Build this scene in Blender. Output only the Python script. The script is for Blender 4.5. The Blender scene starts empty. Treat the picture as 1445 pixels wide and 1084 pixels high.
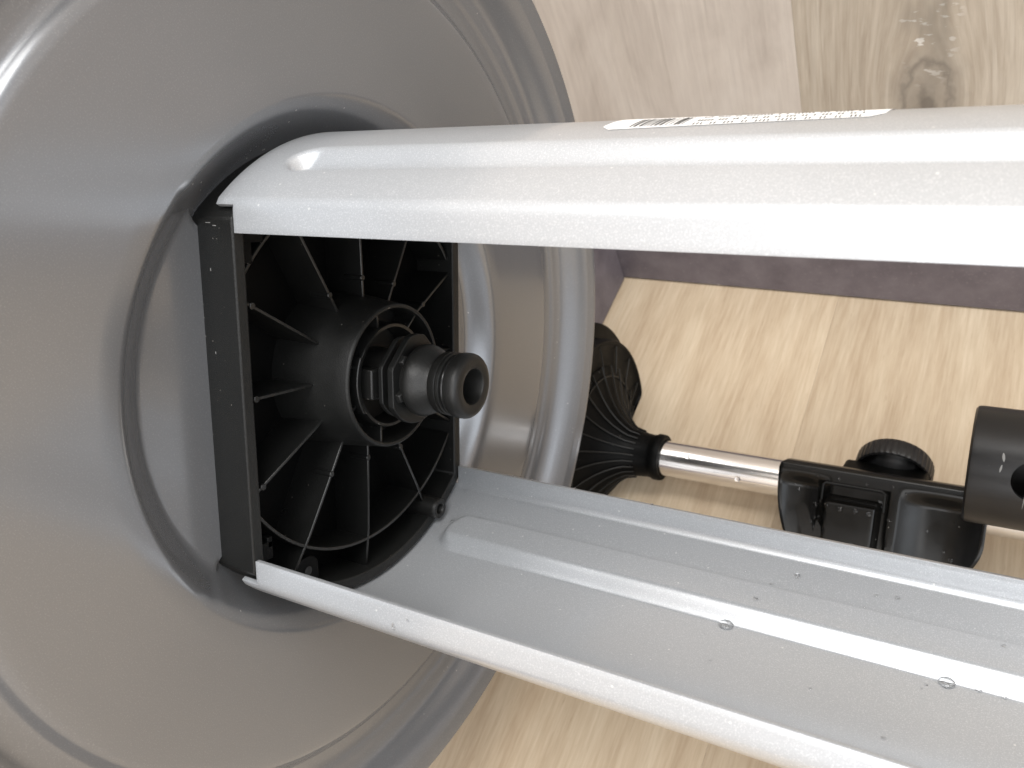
import bpy, bmesh, math, random
from mathutils import Vector, Matrix
R = math.radians
sc = bpy.context.scene
S = 0.21                       # metres per drawing unit
K = 1.14                       # how much farther the room behind lies
SK = S * K
CAM_H = 1.814 * SK

# ------------------------------------------------------------------ camera
cam = bpy.data.cameras.new('camera')
cam.sensor_width = 36.0
cam.lens = 36.0 * 1200 / 1445
cam.clip_start = 0.005
cam.clip_end = 100
co = bpy.data.objects.new('camera', cam)
sc.collection.objects.link(co)
AX = Vector((0.85718898, -0.11860739, 0.50115799))     # world x, y, z seen from the camera
AY = Vector((0.40307623, 0.76021617, -0.50951047))
AZ = Vector((-0.3205567, 0.63875164, 0.69945675))
M = Matrix((AX, AY, AZ)).to_4x4()
M.translation = Vector((0, 0, CAM_H))
co.matrix_world = M
cam.dof.use_dof = True
cam.dof.focus_distance = 0.285
cam.dof.aperture_fstop = 26.0
sc.camera = co

# ------------------------------------------------------------------ light
w = bpy.data.worlds.new("World")
sc.world = w
w.use_nodes = True
wn = w.node_tree.nodes
wn['Background'].inputs[0].default_value = (0.96, 0.97, 1.0, 1)
wn['Background'].inputs[1].default_value = 1.0

def area(name, loc, target, sx, sy, power, col):
    l = bpy.data.lights.new(name, 'AREA')
    l.shape = 'RECTANGLE'
    l.size = sx
    l.size_y = sy
    l.energy = power
    l.color = col
    o = bpy.data.objects.new(name, l)
    sc.collection.objects.link(o)
    o.location = loc
    o.rotation_euler = (Vector(target) - Vector(loc)).to_track_quat('-Z', 'Y').to_euler()
    return o
area('window_light', (0.5, -1.9, 1.35), (0.05, 0.15, 0.2), 2.9, 1.7, 34, (1.0, 0.985, 0.97))
area('ceiling_lamp', (0.3, -0.05, 2.4), (0.0, 0.25, 0.1), 1.6, 1.2, 56, (1.0, 0.98, 0.95))
area('shop_window', (2.4, -0.5, 1.5), (0.0, 0.15, 0.2), 1.9, 1.3, 17, (0.86, 0.93, 1.0))
sc.view_settings.view_transform = 'Standard'
sc.view_settings.look = 'None'
sc.view_settings.gamma = 1.0
sc.view_settings.exposure = 0.2

# ------------------------------------------------------------------ helpers
def tag(o, label=None, cat=None, group=None, kind=None):
    if label: o['label'] = label
    if cat: o['category'] = cat
    if group: o['group'] = group
    if kind: o['kind'] = kind
    return o

def empty(name, loc, label, cat, group=None):
    o = bpy.data.objects.new(name, None)
    sc.collection.objects.link(o)
    o.location = loc
    o.empty_display_size = 0.02
    return tag(o, label, cat, group)

def link(name, bm, mat, parent=None, origin=None, angle=30, flat=False, recalc=True):
    """bm holds world coordinates; the object is placed at origin (or at its parent's base)"""
    if recalc:
        bmesh.ops.recalc_face_normals(bm, faces=bm.faces)
    base = Vector(parent_world(parent)) if parent else Vector((0, 0, 0))
    org = Vector(origin) if origin else base
    for v in bm.verts:
        v.co -= org
    me = bpy.data.meshes.new(name)
    bm.to_mesh(me)
    bm.free()
    me.materials.append(mat)
    if not flat:
        for p in me.polygons:
            p.use_smooth = True
        me.set_sharp_from_angle(angle=R(angle))
    o = bpy.data.objects.new(name, me)
    sc.collection.objects.link(o)
    if parent:
        o.parent = parent
    o.location = org - base
    return o

def parent_world(o):
    p = Vector(o.location)
    q = o.parent
    while q:
        p = p + Vector(q.location)
        q = q.parent
    return p

def bevel(o, wdt, seg=2, angle=35):
    m = o.modifiers.new('bevel', 'BEVEL')
    m.width = wdt
    m.segments = seg
    m.limit_method = 'ANGLE'
    m.angle_limit = R(angle)
    m.harden_normals = False
    return o

# drum frame: x along the axle, a = up in the drum, b = across the drum
CA, SA = math.cos(R(50.8)), math.sin(R(50.8))
DC = Vector((-1.0, 0.680, -0.9556 + 1.814 * K))
def V(x, a, b):
    return Vector((DC.x + x, DC.y + a * CA + b * SA, DC.z + a * SA - b * CA)) * S
def Vp(x, r, deg):
    return V(x, r * math.cos(R(deg)), r * math.sin(R(deg)))
def W(x, y, z):
    return Vector((x, y, z)) * SK

def sm(t):
    t = max(0.0, min(1.0, t))
    return t * t * (3 - 2 * t)

def revolve(bm, prof, n=96, f=Vp, closed=False, a0=0.0, a1=360.0):
    full = abs(a1 - a0 - 360) < 1e-6
    cnt = n if full else n + 1
    rows = []
    for (x, r) in prof:
        rows.append([bm.verts.new(f(x, r, a0 + (a1 - a0) * k / n)) for k in range(cnt)])
    m = len(rows)
    for i in range(m if closed else m - 1):
        A, B = rows[i], rows[(i + 1) % m]
        for k in range(n):
            k2 = (k + 1) % cnt
            bm.faces.new((A[k], A[k2], B[k2], B[k]))
    return rows

def prism(bm, base, top):
    """two equal loops of points joined to a solid"""
    lo = [bm.verts.new(p) for p in base]
    hi = [bm.verts.new(p) for p in top]
    n = len(lo)
    bm.faces.new(lo)
    bm.faces.new(hi[::-1])
    for k in range(n):
        bm.faces.new((lo[k], hi[k], hi[(k + 1) % n], lo[(k + 1) % n]))

def boxd(bm, x0, x1, a0, a1, b0, b1, f=V):
    prism(bm, [f(x0, a0, b0), f(x0, a1, b0), f(x0, a1, b1), f(x0, a0, b1)],
              [f(x1, a0, b0), f(x1, a1, b0), f(x1, a1, b1), f(x1, a0, b1)])

def tube(bm, p0, p1, r0, r1=None, n=32, cap=True):
    r1 = r0 if r1 is None else r1
    d = (p1 - p0).normalized()
    u = d.orthogonal().normalized()
    v = d.cross(u)
    A = [bm.verts.new(p0 + (u * math.cos(2 * math.pi * k / n) + v * math.sin(2 * math.pi * k / n)) * r0) for k in range(n)]
    B = [bm.verts.new(p1 + (u * math.cos(2 * math.pi * k / n) + v * math.sin(2 * math.pi * k / n)) * r1) for k in range(n)]
    for k in range(n):
        bm.faces.new((A[k], A[(k + 1) % n], B[(k + 1) % n], B[k]))
    if cap:
        bm.faces.new(A[::-1])
        bm.faces.new(B)

def wire(bm, pts, r, n=6):
    """a thin tube along a list of points"""
    rows = []
    for i, p in enumerate(pts):
        d = (pts[min(i + 1, len(pts) - 1)] - pts[max(i - 1, 0)]).normalized()
        u = d.cross(Vector((0.31, 0.2, 0.93))).normalized()
        v = d.cross(u)
        rows.append([bm.verts.new(p + (u * math.cos(2 * math.pi * k / n) + v * math.sin(2 * math.pi * k / n)) * r) for k in range(n)])
    for A, B in zip(rows, rows[1:]):
        for k in range(n):
            bm.faces.new((A[k], A[(k + 1) % n], B[(k + 1) % n], B[k]))
    bm.faces.new(rows[0])
    bm.faces.new(rows[-1][::-1])

# ------------------------------------------------------------------ materials
def mat(name):
    m = bpy.data.materials.new(name)
    m.use_nodes = True
    nt = m.node_tree
    return m, nt, nt.nodes['Principled BSDF'], nt.links
def node(nt, t, **k):
    n = nt.nodes.new(t)
    for a, b in k.items():
        setattr(n, a, b)
    return n
def ramp(nt, src, stops, interp='LINEAR'):
    r = node(nt, 'ShaderNodeValToRGB')
    r.color_ramp.interpolation = interp
    els = r.color_ramp.elements
    while len(els) < len(stops):
        els.new(0.5)
    for e, (p, c) in zip(els, stops):
        e.position = p
        e.color = c if len(c) == 4 else (*c, 1)
    nt.links.new(src, r.inputs[0])
    return r.outputs[0]
def noise(nt, vec, scale, detail=2, rough=0.5, dist=0.0):
    n = node(nt, 'ShaderNodeTexNoise')
    n.inputs['Scale'].default_value = scale
    n.inputs['Detail'].default_value = detail
    n.inputs['Roughness'].default_value = rough
    n.inputs['Distortion'].default_value = dist
    nt.links.new(vec, n.inputs['Vector'])
    return n.outputs['Fac']
def mapping(nt, vec, scale=(1, 1, 1), loc=(0, 0, 0), rot=(0, 0, 0)):
    m = node(nt, 'ShaderNodeMapping')
    m.inputs['Scale'].default_value = scale
    m.inputs['Location'].default_value = loc
    m.inputs['Rotation'].default_value = rot
    nt.links.new(vec, m.inputs['Vector'])
    return m.outputs[0]
def math_(nt, op, a, b=None):
    m = node(nt, 'ShaderNodeMath', operation=op)
    for i, q in enumerate((a, b)):
        if q is None: continue
        if isinstance(q, (int, float)): m.inputs[i].default_value = q
        else: nt.links.new(q, m.inputs[i])
    return m.outputs[0]
def mix(nt, fac, a, b, mode='MIX'):
    m = node(nt, 'ShaderNodeMix', data_type='RGBA', blend_type=mode)
    for s, q in ((0, fac), (6, a), (7, b)):
        if isinstance(q, (int, float)): m.inputs[s].default_value = q
        elif isinstance(q, tuple): m.inputs[s].default_value = q if len(q) == 4 else (*q, 1)
        else: nt.links.new(q, m.inputs[s])
    return m.outputs[2]
def bump(nt, h, strength, dist):
    b = node(nt, 'ShaderNodeBump')
    b.inputs['Strength'].default_value = strength
    b.inputs['Distance'].default_value = dist
    nt.links.new(h, b.inputs['Height'])
    return b.outputs[0]
def objco(nt):
    return node(nt, 'ShaderNodeTexCoord').outputs['Object']
def worldco(nt):
    return node(nt, 'ShaderNodeNewGeometry').outputs['Position']

def dust(nt, vec, scale, lo):
    """sparse specks: cells of a voronoi, only some of them"""
    v = node(nt, 'ShaderNodeTexVoronoi')
    v.inputs['Scale'].default_value = scale
    nt.links.new(vec, v.inputs['Vector'])
    near = math_(nt, 'LESS_THAN', v.outputs['Distance'], 0.11)
    sep = node(nt, 'ShaderNodeSeparateColor')
    nt.links.new(v.outputs['Color'], sep.inputs[0])
    some = math_(nt, 'GREATER_THAN', sep.outputs[0], lo)
    return math_(nt, 'MULTIPLY', near, some)

def plastic_black(name, base, rough, grain=0.0, dusty=0.93, dsc=520, ior=1.45):
    m, nt, p, L = mat(name)
    v = worldco(nt)
    n1 = noise(nt, v, 60, 3)
    col = mix(nt, n1, tuple(c * 0.8 for c in base), tuple(c * 1.25 for c in base))
    d = dust(nt, v, dsc, dusty)
    patch = ramp(nt, noise(nt, v, 35, 2), [(0.42, (0, 0, 0)), (0.62, (1, 1, 1))])
    d2 = math_(nt, 'MULTIPLY', d, patch)
    L.new(mix(nt, d2, col, (0.35, 0.33, 0.30)), p.inputs['Base Color'])
    rr = math_(nt, 'MULTIPLY', noise(nt, v, 120, 3), 0.22)
    L.new(math_(nt, 'ADD', rr, rough - 0.11), p.inputs['Roughness'])
    p.inputs['IOR'].default_value = ior
    if grain:
        L.new(bump(nt, noise(nt, v, 2600, 2), grain, 0.0003), p.inputs['Normal'])
    return m

M_black = plastic_black('black_moulded_plastic', (0.0014, 0.0015, 0.0015), 0.50, 0.10, ior=1.20)
M_black_grain = plastic_black('black_grained_plastic', (0.0075, 0.0078, 0.0075), 0.48, 0.5, 0.80, 620, 1.38)
M_rib = plastic_black('black_rib_plastic', (0.006, 0.0062, 0.006), 0.33, 0.25, 0.90, 700, 1.5)
M_hub = plastic_black('black_hub_plastic', (0.0065, 0.0067, 0.0064), 0.46, 0.35, 0.85, 560, 1.38)
M_conn = plastic_black('dark_grey_connector_plastic', (0.010, 0.010, 0.0095), 0.37, 0.35, 0.93, 520, 1.42)
M_sleeve = plastic_black('dark_sleeve_plastic', (0.009, 0.009, 0.0095), 0.36, 0.12, 0.97, 320, 1.45)
M_wet = plastic_black('wet_black_plastic', (0.0045, 0.0043, 0.0038), 0.22, 0.0, 0.97, 400, 1.38)
M_rubber = plastic_black('black_rubber', (0.01, 0.01, 0.01), 0.22, 0.0, 0.99)

def disc_material():
    m, nt, p, L = mat('silver_grey_plastic')
    v = worldco(nt)
    n1 = noise(nt, v, 9, 3)
    flake = noise(nt, v, 2400, 1)
    col = mix(nt, n1, (0.172, 0.177, 0.188), (0.193, 0.199, 0.211))
    col = mix(nt, math_(nt, 'MULTIPLY', ramp(nt, flake, [(0.55, (0, 0, 0)), (0.75, (1, 1, 1))]), 0.2), col, (0.42, 0.42, 0.43))
    d = dust(nt, v, 330, 0.86)
    patch = ramp(nt, noise(nt, v, 16, 3), [(0.42, (0, 0, 0)), (0.60, (1, 1, 1))])
    col = mix(nt, math_(nt, 'MULTIPLY', math_(nt, 'MULTIPLY', d, patch), 0.75), col, (0.6, 0.58, 0.54))
    L.new(col, p.inputs['Base Color'])
    p.inputs['Metallic'].default_value = 0.5
    L.new(math_(nt, 'ADD', math_(nt, 'MULTIPLY', n1, 0.08), 0.20), p.inputs['Roughness'])
    p.inputs['Coat Weight'].default_value = 0.5
    p.inputs['Coat Roughness'].default_value = 0.13
    return m
M_disc = disc_material()

def silver_material():
    m, nt, p, L = mat('silver_painted_sheet')
    v = worldco(nt)
    fl = noise(nt, v, 2600, 1)
    n1 = noise(nt, v, 14, 3)
    col = mix(nt, n1, (0.430, 0.450, 0.474), (0.468, 0.488, 0.512))
    col = mix(nt, math_(nt, 'MULTIPLY', ramp(nt, fl, [(0.5, (0, 0, 0)), (0.72, (1, 1, 1))]), 0.35), col, (0.8, 0.81, 0.83))
    d = dust(nt, v, 300, 0.93)
    col = mix(nt, math_(nt, 'MULTIPLY', d, 0.45), col, (0.9, 0.9, 0.88))
    L.new(col, p.inputs['Base Color'])
    p.inputs['Metallic'].default_value = 0.42
    L.new(math_(nt, 'ADD', math_(nt, 'MULTIPLY', n1, 0.06), 0.27), p.inputs['Roughness'])
    p.inputs['Coat Weight'].default_value = 0.35
    p.inputs['Coat Roughness'].default_value = 0.09
    L.new(bump(nt, noise(nt, v, 520, 2), 0.05, 0.0004), p.inputs['Normal'])
    return m
M_silver = silver_material()

def chrome_material():
    m, nt, p, L = mat('chromed_steel')
    p.inputs['Base Color'].default_value = (0.86, 0.84, 0.82, 1)
    p.inputs['Metallic'].default_value = 1
    L.new(math_(nt, 'ADD', math_(nt, 'MULTIPLY', noise(nt, mapping(nt, worldco(nt), (12, 300, 300)), 1, 2), 0.12), 0.13), p.inputs['Roughness'])
    return m
M_chrome = chrome_material()

def water_material():
    m, nt, p, L = mat('clear_water')
    p.inputs['Base Color'].default_value = (1, 1, 1, 1)
    p.inputs['Roughness'].default_value = 0.0
    p.inputs['IOR'].default_value = 1.33
    p.inputs['Transmission Weight'].default_value = 1.0
    return m
M_water = water_material()

def plain(name, col, rough=0.5):
    m, nt, p, L = mat(name)
    n1 = noise(nt, worldco(nt), 200, 2)
    L.new(mix(nt, n1, tuple(c * 0.93 for c in col), tuple(min(1, c * 1.05) for c in col)), p.inputs['Base Color'])
    p.inputs['Roughness'].default_value = rough
    return m
M_label = plain('white_sticker_paper', (0.86, 0.86, 0.85), 0.45)
M_ink = plain('black_print', (0.03, 0.03, 0.03), 0.5)
M_dirt = plain('brown_fleck', (0.13, 0.085, 0.045), 0.7)
M_scratch = plain('pale_scuffed_plastic', (0.20, 0.20, 0.195), 0.5)

def oak_material():
    m, nt, p, L = mat('light_oak_laminate')
    v = worldco(nt)
    rnd = node(nt, 'ShaderNodeObjectInfo').outputs['Random']
    off = node(nt, 'ShaderNodeCombineXYZ')
    L.new(math_(nt, 'MULTIPLY', rnd, 3.0), off.inputs[0])
    L.new(math_(nt, 'MULTIPLY', rnd, 7.0), off.inputs[1])
    va = node(nt, 'ShaderNodeVectorMath', operation='ADD')
    L.new(v, va.inputs[0])
    L.new(off.outputs[0], va.inputs[1])
    v2 = va.outputs[0]
    broad = noise(nt, mapping(nt, v2, (13, 3.6, 1)), 1.0, 4, 0.6, 1.2)
    wav = node(nt, 'ShaderNodeTexWave', wave_type='BANDS', bands_direction='X')
    wav.inputs['Scale'].default_value = 1.0
    wav.inputs['Distortion'].default_value = 9.0
    wav.inputs['Detail'].default_value = 3.0
    wav.inputs['Detail Scale'].default_value = 0.6
    L.new(mapping(nt, v2, (11, 2.2, 1)), wav.inputs['Vector'])
    fine = noise(nt, mapping(nt, v2, (420, 26, 1)), 1.0, 4, 0.65)
    pore = noise(nt, mapping(nt, v2, (900, 90, 1)), 1.0, 2, 0.5)
    c = ramp(nt, broad, [(0.25, (0.440, 0.325, 0.215)), (0.48, (0.560, 0.445, 0.312)), (0.72, (0.680, 0.575, 0.425))])
    c = mix(nt, 0.30, c, ramp(nt, wav.outputs['Fac'], [(0.0, (0.42, 0.31, 0.20)), (0.55, (0.61, 0.49, 0.345)), (1, (0.69, 0.585, 0.435))]))
    c = mix(nt, 0.45, c, ramp(nt, fine, [(0.32, (0.37, 0.27, 0.175)), (0.68, (0.64, 0.535, 0.40))]))
    c = mix(nt, ramp(nt, pore, [(0.66, (0, 0, 0)), (0.76, (0.35, 0.35, 0.35))]), c, (0.33, 0.235, 0.145))
    tint = math_(nt, 'ADD', math_(nt, 'MULTIPLY', rnd, 0.14), 0.80)
    c = mix(nt, 1.0, c, ramp(nt, tint, [(0, (0, 0, 0)), (1, (1, 1, 1))]), 'MULTIPLY')
    L.new(c, p.inputs['Base Color'])
    L.new(math_(nt, 'ADD', math_(nt, 'MULTIPLY', fine, 0.15), 0.38), p.inputs['Roughness'])
    L.new(bump(nt, fine, 0.12, 0.0004), p.inputs['Normal'])
    return m
M_oak = oak_material()

KX, KZ = -0.229 * SK, 0.60 * SK         # the knot in the wall board
def wallwood_material(name, knot):
    m, nt, p, L = mat(name)
    v = worldco(nt)
    sep = node(nt, 'ShaderNodeSeparateXYZ')
    L.new(v, sep.inputs[0])
    X, Z = sep.outputs[0], sep.outputs[2]
    dx = math_(nt, 'MULTIPLY', math_(nt, 'SUBTRACT', X, KX), 1 / 0.026)
    dz = math_(nt, 'MULTIPLY', math_(nt, 'SUBTRACT', Z, KZ), 1 / 0.052)
    r2 = math_(nt, 'ADD', math_(nt, 'MULTIPLY', dx, dx), math_(nt, 'MULTIPLY', dz, dz))
    if knot:
        # the grain bends round the knot
        push = math_(nt, 'DIVIDE', dx, math_(nt, 'ADD', r2, 0.55))
        gx = math_(nt, 'SUBTRACT', X, math_(nt, 'MULTIPLY', push, 0.020))
    else:
        gx = X
    cmb = node(nt, 'ShaderNodeCombineXYZ')
    L.new(gx, cmb.inputs[0])
    L.new(Z, cmb.inputs[2])
    rnd = node(nt, 'ShaderNodeObjectInfo').outputs['Random']
    L.new(math_(nt, 'MULTIPLY', rnd, 2.0), cmb.inputs[1])
    g = cmb.outputs[0]
    broad = noise(nt, mapping(nt, g, (20, 1, 6.5)), 1.0, 5, 0.6, 0.9)
    fine = noise(nt, mapping(nt, g, (330, 1, 20)), 1.0, 4, 0.65, 0.3)
    streak = noise(nt, mapping(nt, g, (120, 1, 5)), 1.0, 3, 0.6, 0.8)
    if knot:
        c = ramp(nt, broad, [(0.3, (0.330, 0.275, 0.215)), (0.5, (0.430, 0.366, 0.292)), (0.7, (0.540, 0.478, 0.395))])
    else:
        c = ramp(nt, broad, [(0.28, (0.42, 0.365, 0.325)), (0.5, (0.58, 0.52, 0.468)), (0.72, (0.68, 0.625, 0.572))])
    c = mix(nt, 0.40 if knot else 0.22, c, ramp(nt, fine, [(0.32, (0.28, 0.23, 0.18)), (0.68, (0.60, 0.545, 0.46))]))
    pale = ramp(nt, streak, [(0.60, (0, 0, 0)), (0.70, (1, 1, 1))])
    c = mix(nt, math_(nt, 'MULTIPLY', pale, 0.50 if knot else 0.12), c, (0.60, 0.55, 0.47))
    dark = ramp(nt, streak, [(0.27, (1, 1, 1)), (0.38, (0, 0, 0))])
    c = mix(nt, math_(nt, 'MULTIPLY', dark, 0.5 if knot else 0.25), c, (0.20, 0.155, 0.115))
    if knot:
        wob = noise(nt, mapping(nt, v, (90, 1, 60)), 1.0, 3, 0.6)
        rr = math_(nt, 'ADD', math_(nt, 'SQRT', r2), math_(nt, 'MULTIPLY', math_(nt, 'SUBTRACT', wob, 0.5), 0.55))
        halo = ramp(nt, rr, [(0.05, (0.75, 0.75, 0.75)), (0.20, (0.42, 0.42, 0.42)), (0.34, (0.34, 0.34, 0.34)), (0.42, (0.62, 0.62, 0.62)), (0.52, (0.30, 0.30, 0.30)), (0.85, (0, 0, 0))])
        c = mix(nt, halo, c, (0.085, 0.072, 0.062))
        # chalky flecks above the knot
        fl = noise(nt, mapping(nt, v, (130, 1, 330)), 1.0, 3, 0.5)
        dz2 = math_(nt, 'SUBTRACT', dz, 1.0)
        mk = math_(nt, 'ADD', math_(nt, 'MULTIPLY', math_(nt, 'MULTIPLY', dx, dx), 2.0), math_(nt, 'MULTIPLY', dz2, dz2))
        mk = ramp(nt, mk, [(0.15, (1, 1, 1)), (0.8, (0, 0, 0))])
        fl = math_(nt, 'MULTIPLY', ramp(nt, fl, [(0.585, (0, 0, 0)), (0.64, (1, 1, 1))]), mk)
        c = mix(nt, math_(nt, 'MULTIPLY', fl, 0.75), c, (0.74, 0.72, 0.68))
        stain = math_(nt, 'MULTIPLY', ramp(nt, noise(nt, mapping(nt, v, (60, 1, 25)), 1.0, 3), [(0.42, (0, 0, 0)), (0.7, (1, 1, 1))]), mk)
        c = mix(nt, math_(nt, 'MULTIPLY', stain, 0.55), c, (0.17, 0.155, 0.13))
    L.new(c, p.inputs['Base Color'])
    p.inputs['Roughness'].default_value = 0.5
    L.new(bump(nt, fine, 0.15, 0.0005), p.inputs['Normal'])
    return m
M_wall = wallwood_material('taupe_wood_laminate', False)
M_wallknot = wallwood_material('knotty_taupe_wood_laminate', True)

def skirting_material():
    m, nt, p, L = mat('purple_grey_skirting')
    v = worldco(nt)
    n1 = noise(nt, v, 45, 4, 0.6)
    n2 = noise(nt, v, 600, 2, 0.6)
    c = ramp(nt, n1, [(0.3, (0.105, 0.090, 0.103)), (0.7, (0.165, 0.145, 0.160))])
    c = mix(nt, math_(nt, 'MULTIPLY', ramp(nt, n2, [(0.6, (0, 0, 0)), (0.75, (1, 1, 1))]), 0.25), c, (0.33, 0.30, 0.31))
    c = mix(nt, dust(nt, v, 90, 0.93), c, (0.5, 0.46, 0.45))
    L.new(c, p.inputs['Base Color'])
    p.inputs['Roughness'].default_value = 0.55
    return m
M_skirt = skirting_material()

# ------------------------------------------------------------------ setting
random.seed(4)
floor = None
bm = bmesh.new()
vs = [bm.verts.new(Vector(p)) for p in ((-0.6, -3.0, -0.012), (3.2, -3.0, -0.012), (3.2, 0.6, -0.012), (-0.6, 0.6, -0.012))]
bm.faces.new(vs)
floor = link('floor', bm, M_dirt, recalc=False, flat=True)
tag(floor, kind='structure')

def slab(name, mt, parent, x0, x1, y0, y1, z0, z1, bev=0.0006):
    bm = bmesh.new()
    prism(bm, [Vector((x0, y0, z0)), Vector((x1, y0, z0)), Vector((x1, y1, z0)), Vector((x0, y1, z0))],
              [Vector((x0, y0, z1)), Vector((x1, y0, z1)), Vector((x1, y1, z1)), Vector((x0, y1, z1))])
    o = link(name, bm, mt, parent, origin=((x0 + x1) / 2, (y0 + y1) / 2, z0), flat=True)
    if bev: bevel(o, bev, 1)
    return o

# oak boards run in y; one joint near x = -0.44 units
PW = 0.0653 * 2 * K
x = -0.44 * SK - 4 * PW
i = 0
GAP = 0.00003
while x < 3.0:
    ends = [-3.0] + [(-2.55 + ((i * 0.53) % 1.29)) + k * 1.29 for k in range(3)] + [0.60]
    ends = [e for e in ends if e <= 0.6]
    # keep joints out of the near field of view
    ends = [e for e in ends if not (-0.05 < e < 0.42 and -0.3 < x < 0.3)]
    for e0, e1 in zip(ends, ends[1:]):
        if e1 - e0 < 0.05: continue
        slab('floor_plank', M_oak, floor, x + GAP, x + PW - GAP, e0 + GAP, e1 - GAP, -0.008, 0.0, 0.00012)
    x += PW
    i += 1

# back wall, turned by -2 degrees as in the picture, and its skirting board
CX, CY = -1.126 * SK, 1.837 * SK
yaw = R(-2.0)
back = empty('wall', (CX, CY, 0), 'taupe wood board wall behind the upper silver rail, one board with a dark knot', 'wall')
back.rotation_euler = (0, 0, yaw)
def bslab(name, mt, parent, u0, u1, v0, v1, z0, z1, bev=0.0005):
    bm = bmesh.new()
    prism(bm, [Vector((u0, v0, z0)), Vector((u1, v0, z0)), Vector((u1, v1, z0)), Vector((u0, v1, z0))],
              [Vector((u0, v0, z1)), Vector((u1, v0, z1)), Vector((u1, v1, z1)), Vector((u0, v1, z1))])
    bmesh.ops.recalc_face_normals(bm, faces=bm.faces)
    me = bpy.data.meshes.new(name)
    bm.to_mesh(me); bm.free()
    me.materials.append(mt)
    o = bpy.data.objects.new(name, me)
    sc.collection.objects.link(o)
    o.parent = parent
    if bev: bevel(o, bev, 1)
    return o
SKH = 0.060 * K
u = -0.036
first = True
edges = [-0.010, 0.622 * SK, (0.622 + 0.93) * SK]
while edges[-1] < 3.2: edges.append(edges[-1] + 0.93 * SK)
for k, (u0, u1) in enumerate(zip(edges, edges[1:])):
    o = bslab('wall_board', M_wallknot if k == 1 else M_wall, back, u0 + 0.00003, u1 - 0.00003, 0.0, 0.012, 0.0, 1.25, 0.00012)
    if k == 1: tag(o, 'grained board with a dark knot and pale flecks')
sk = bslab('skirting_board', M_skirt, None, 0.0, 3.2, -0.0085, -0.0002, 0.0005, SKH, 0.0012)
sk.location = (CX, CY, 0); sk.rotation_euler = (0, 0, yaw)
tag(sk, 'purple-grey skirting board along the back wall behind the chrome tube', 'skirting board')

side = empty('wall', (CX, CY, 0), 'left-hand wood-effect wall running out of the corner, almost hidden by the grey disc', 'wall')
ye = 0.0
k = 0
while ye > -3.0:
    bslab('wall_board', M_wall, side, -0.014, -0.002, ye - 0.185, ye - 0.0004, 0.0, 1.25)
    ye -= 0.185
sk2 = bslab('skirting_board', M_skirt, None, -0.0018, 0.0065, -3.0, -0.0088, 0.0005, SKH, 0.0012)
sk2.location = (CX, CY, 0)
tag(sk2, 'short purple-grey skirting board at the left wall, just right of the disc rim', 'skirting board')

# ------------------------------------------------------------------ hose reel drum
reel = empty('hose_reel', (DC.x * S, DC.y * S, 0.0),
             'half-assembled hose reel: big grey disc, black end cap, connector and two silver rails', 'hose reel')

# --- disc
RO = 0.464
CORN = 46.5
def rec_depth(deg):
    d = abs(((deg + 180) % 360) - 180)          # 0 = top rail, 180 = bottom rail
    dd = min(d, 180 - d)                        # 0 towards a rail, 90 towards an open side
    t = sm((dd - CORN + 1.0) / 2.0)
    return 0.062 * (1 - t) + 0.046 * t, 0.084 * (1 - t) + 0.062 * t
def disc_x(r, deg):
    if r >= RO + 0.006: return 0.0
    dep, wd = rec_depth(deg)
    t = (RO + 0.006 - r) / wd
    if t >= 1: return -dep
    # rounded shoulder, straight slope, rounded foot
    s = t * t * (3 - 2 * t)
    return -dep * (0.6 * s + 0.4 * t ** 1.3)
def r_open(deg):
    # opening that the end cap fills
    sn = abs(math.sin(R(deg)))
    return min(0.386, 0.2755 / sn) if sn > 0.2 else 0.386
outer = [(0.0, 0.50), (0.0, 0.56), (0.0, 0.62), (0.0, 0.665), (0.0, 0.689), (-0.0008, 0.6945), (-0.0030, 0.700), (-0.0075, 0.7055), (-0.0130, 0.7105), (-0.0180, 0.7155), (-0.0210, 0.7200), (-0.0225, 0.7250), (-0.0230, 0.7300),
         (-0.0232, 0.743), (-0.0225, 0.752), (-0.0195, 0.759), (-0.0158, 0.764), (-0.0142, 0.773), (-0.0118, 0.782), (-0.0085, 0.790), (-0.0043, 0.797), (0.0015, 0.805), (0.009, 0.814), (0.019, 0.8265), (0.0295, 0.8425),
         (0.0345, 0.8515), (0.0365, 0.8550), (0.0375, 0.8575), (0.0385, 0.861), (0.0425, 0.873), (0.0455, 0.8825), (0.0450, 0.8855), (0.0420, 0.8862), (0.036, 0.886), (0.026, 0.872), (0.010, 0.838), (-0.008, 0.805), (-0.026, 0.775), (-0.028, 0.70), (-0.012, 0.69), (-0.012, 0.55)]
bm = bmesh.new()
N = 288
rows = []
angs = [360 * k / N for k in range(N)]
rows.append([bm.verts.new(Vp(-0.110, r_open(t), t)) for t in angs])
NR = 34
for q in range(NR + 1):
    rows.append([bm.verts.new(Vp(disc_x(r_open(t) + (0.470 - r_open(t)) * q / NR, t), r_open(t) + (0.470 - r_open(t)) * q / NR, t)) for t in angs])
for x_, r in outer:
    rows.append([bm.verts.new(Vp(x_, r, 360 * k / N)) for k in range(N)])
for A, B in zip(rows, rows[1:]):
    for k in range(N):
        bm.faces.new((A[k], A[(k + 1) % N], B[(k + 1) % N], B[k]))
disc = link('side_disc', bm, M_disc, reel, angle=50)
# back shell of the recess, so that the disc is closed behind the end cap
bm = bmesh.new()
revolve(bm, [(-0.012, 0.55), (-0.05, 0.49), (-0.115, 0.47), (-0.115, 0.02)], 96)
link('disc_back', bm, M_disc, reel)

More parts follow.
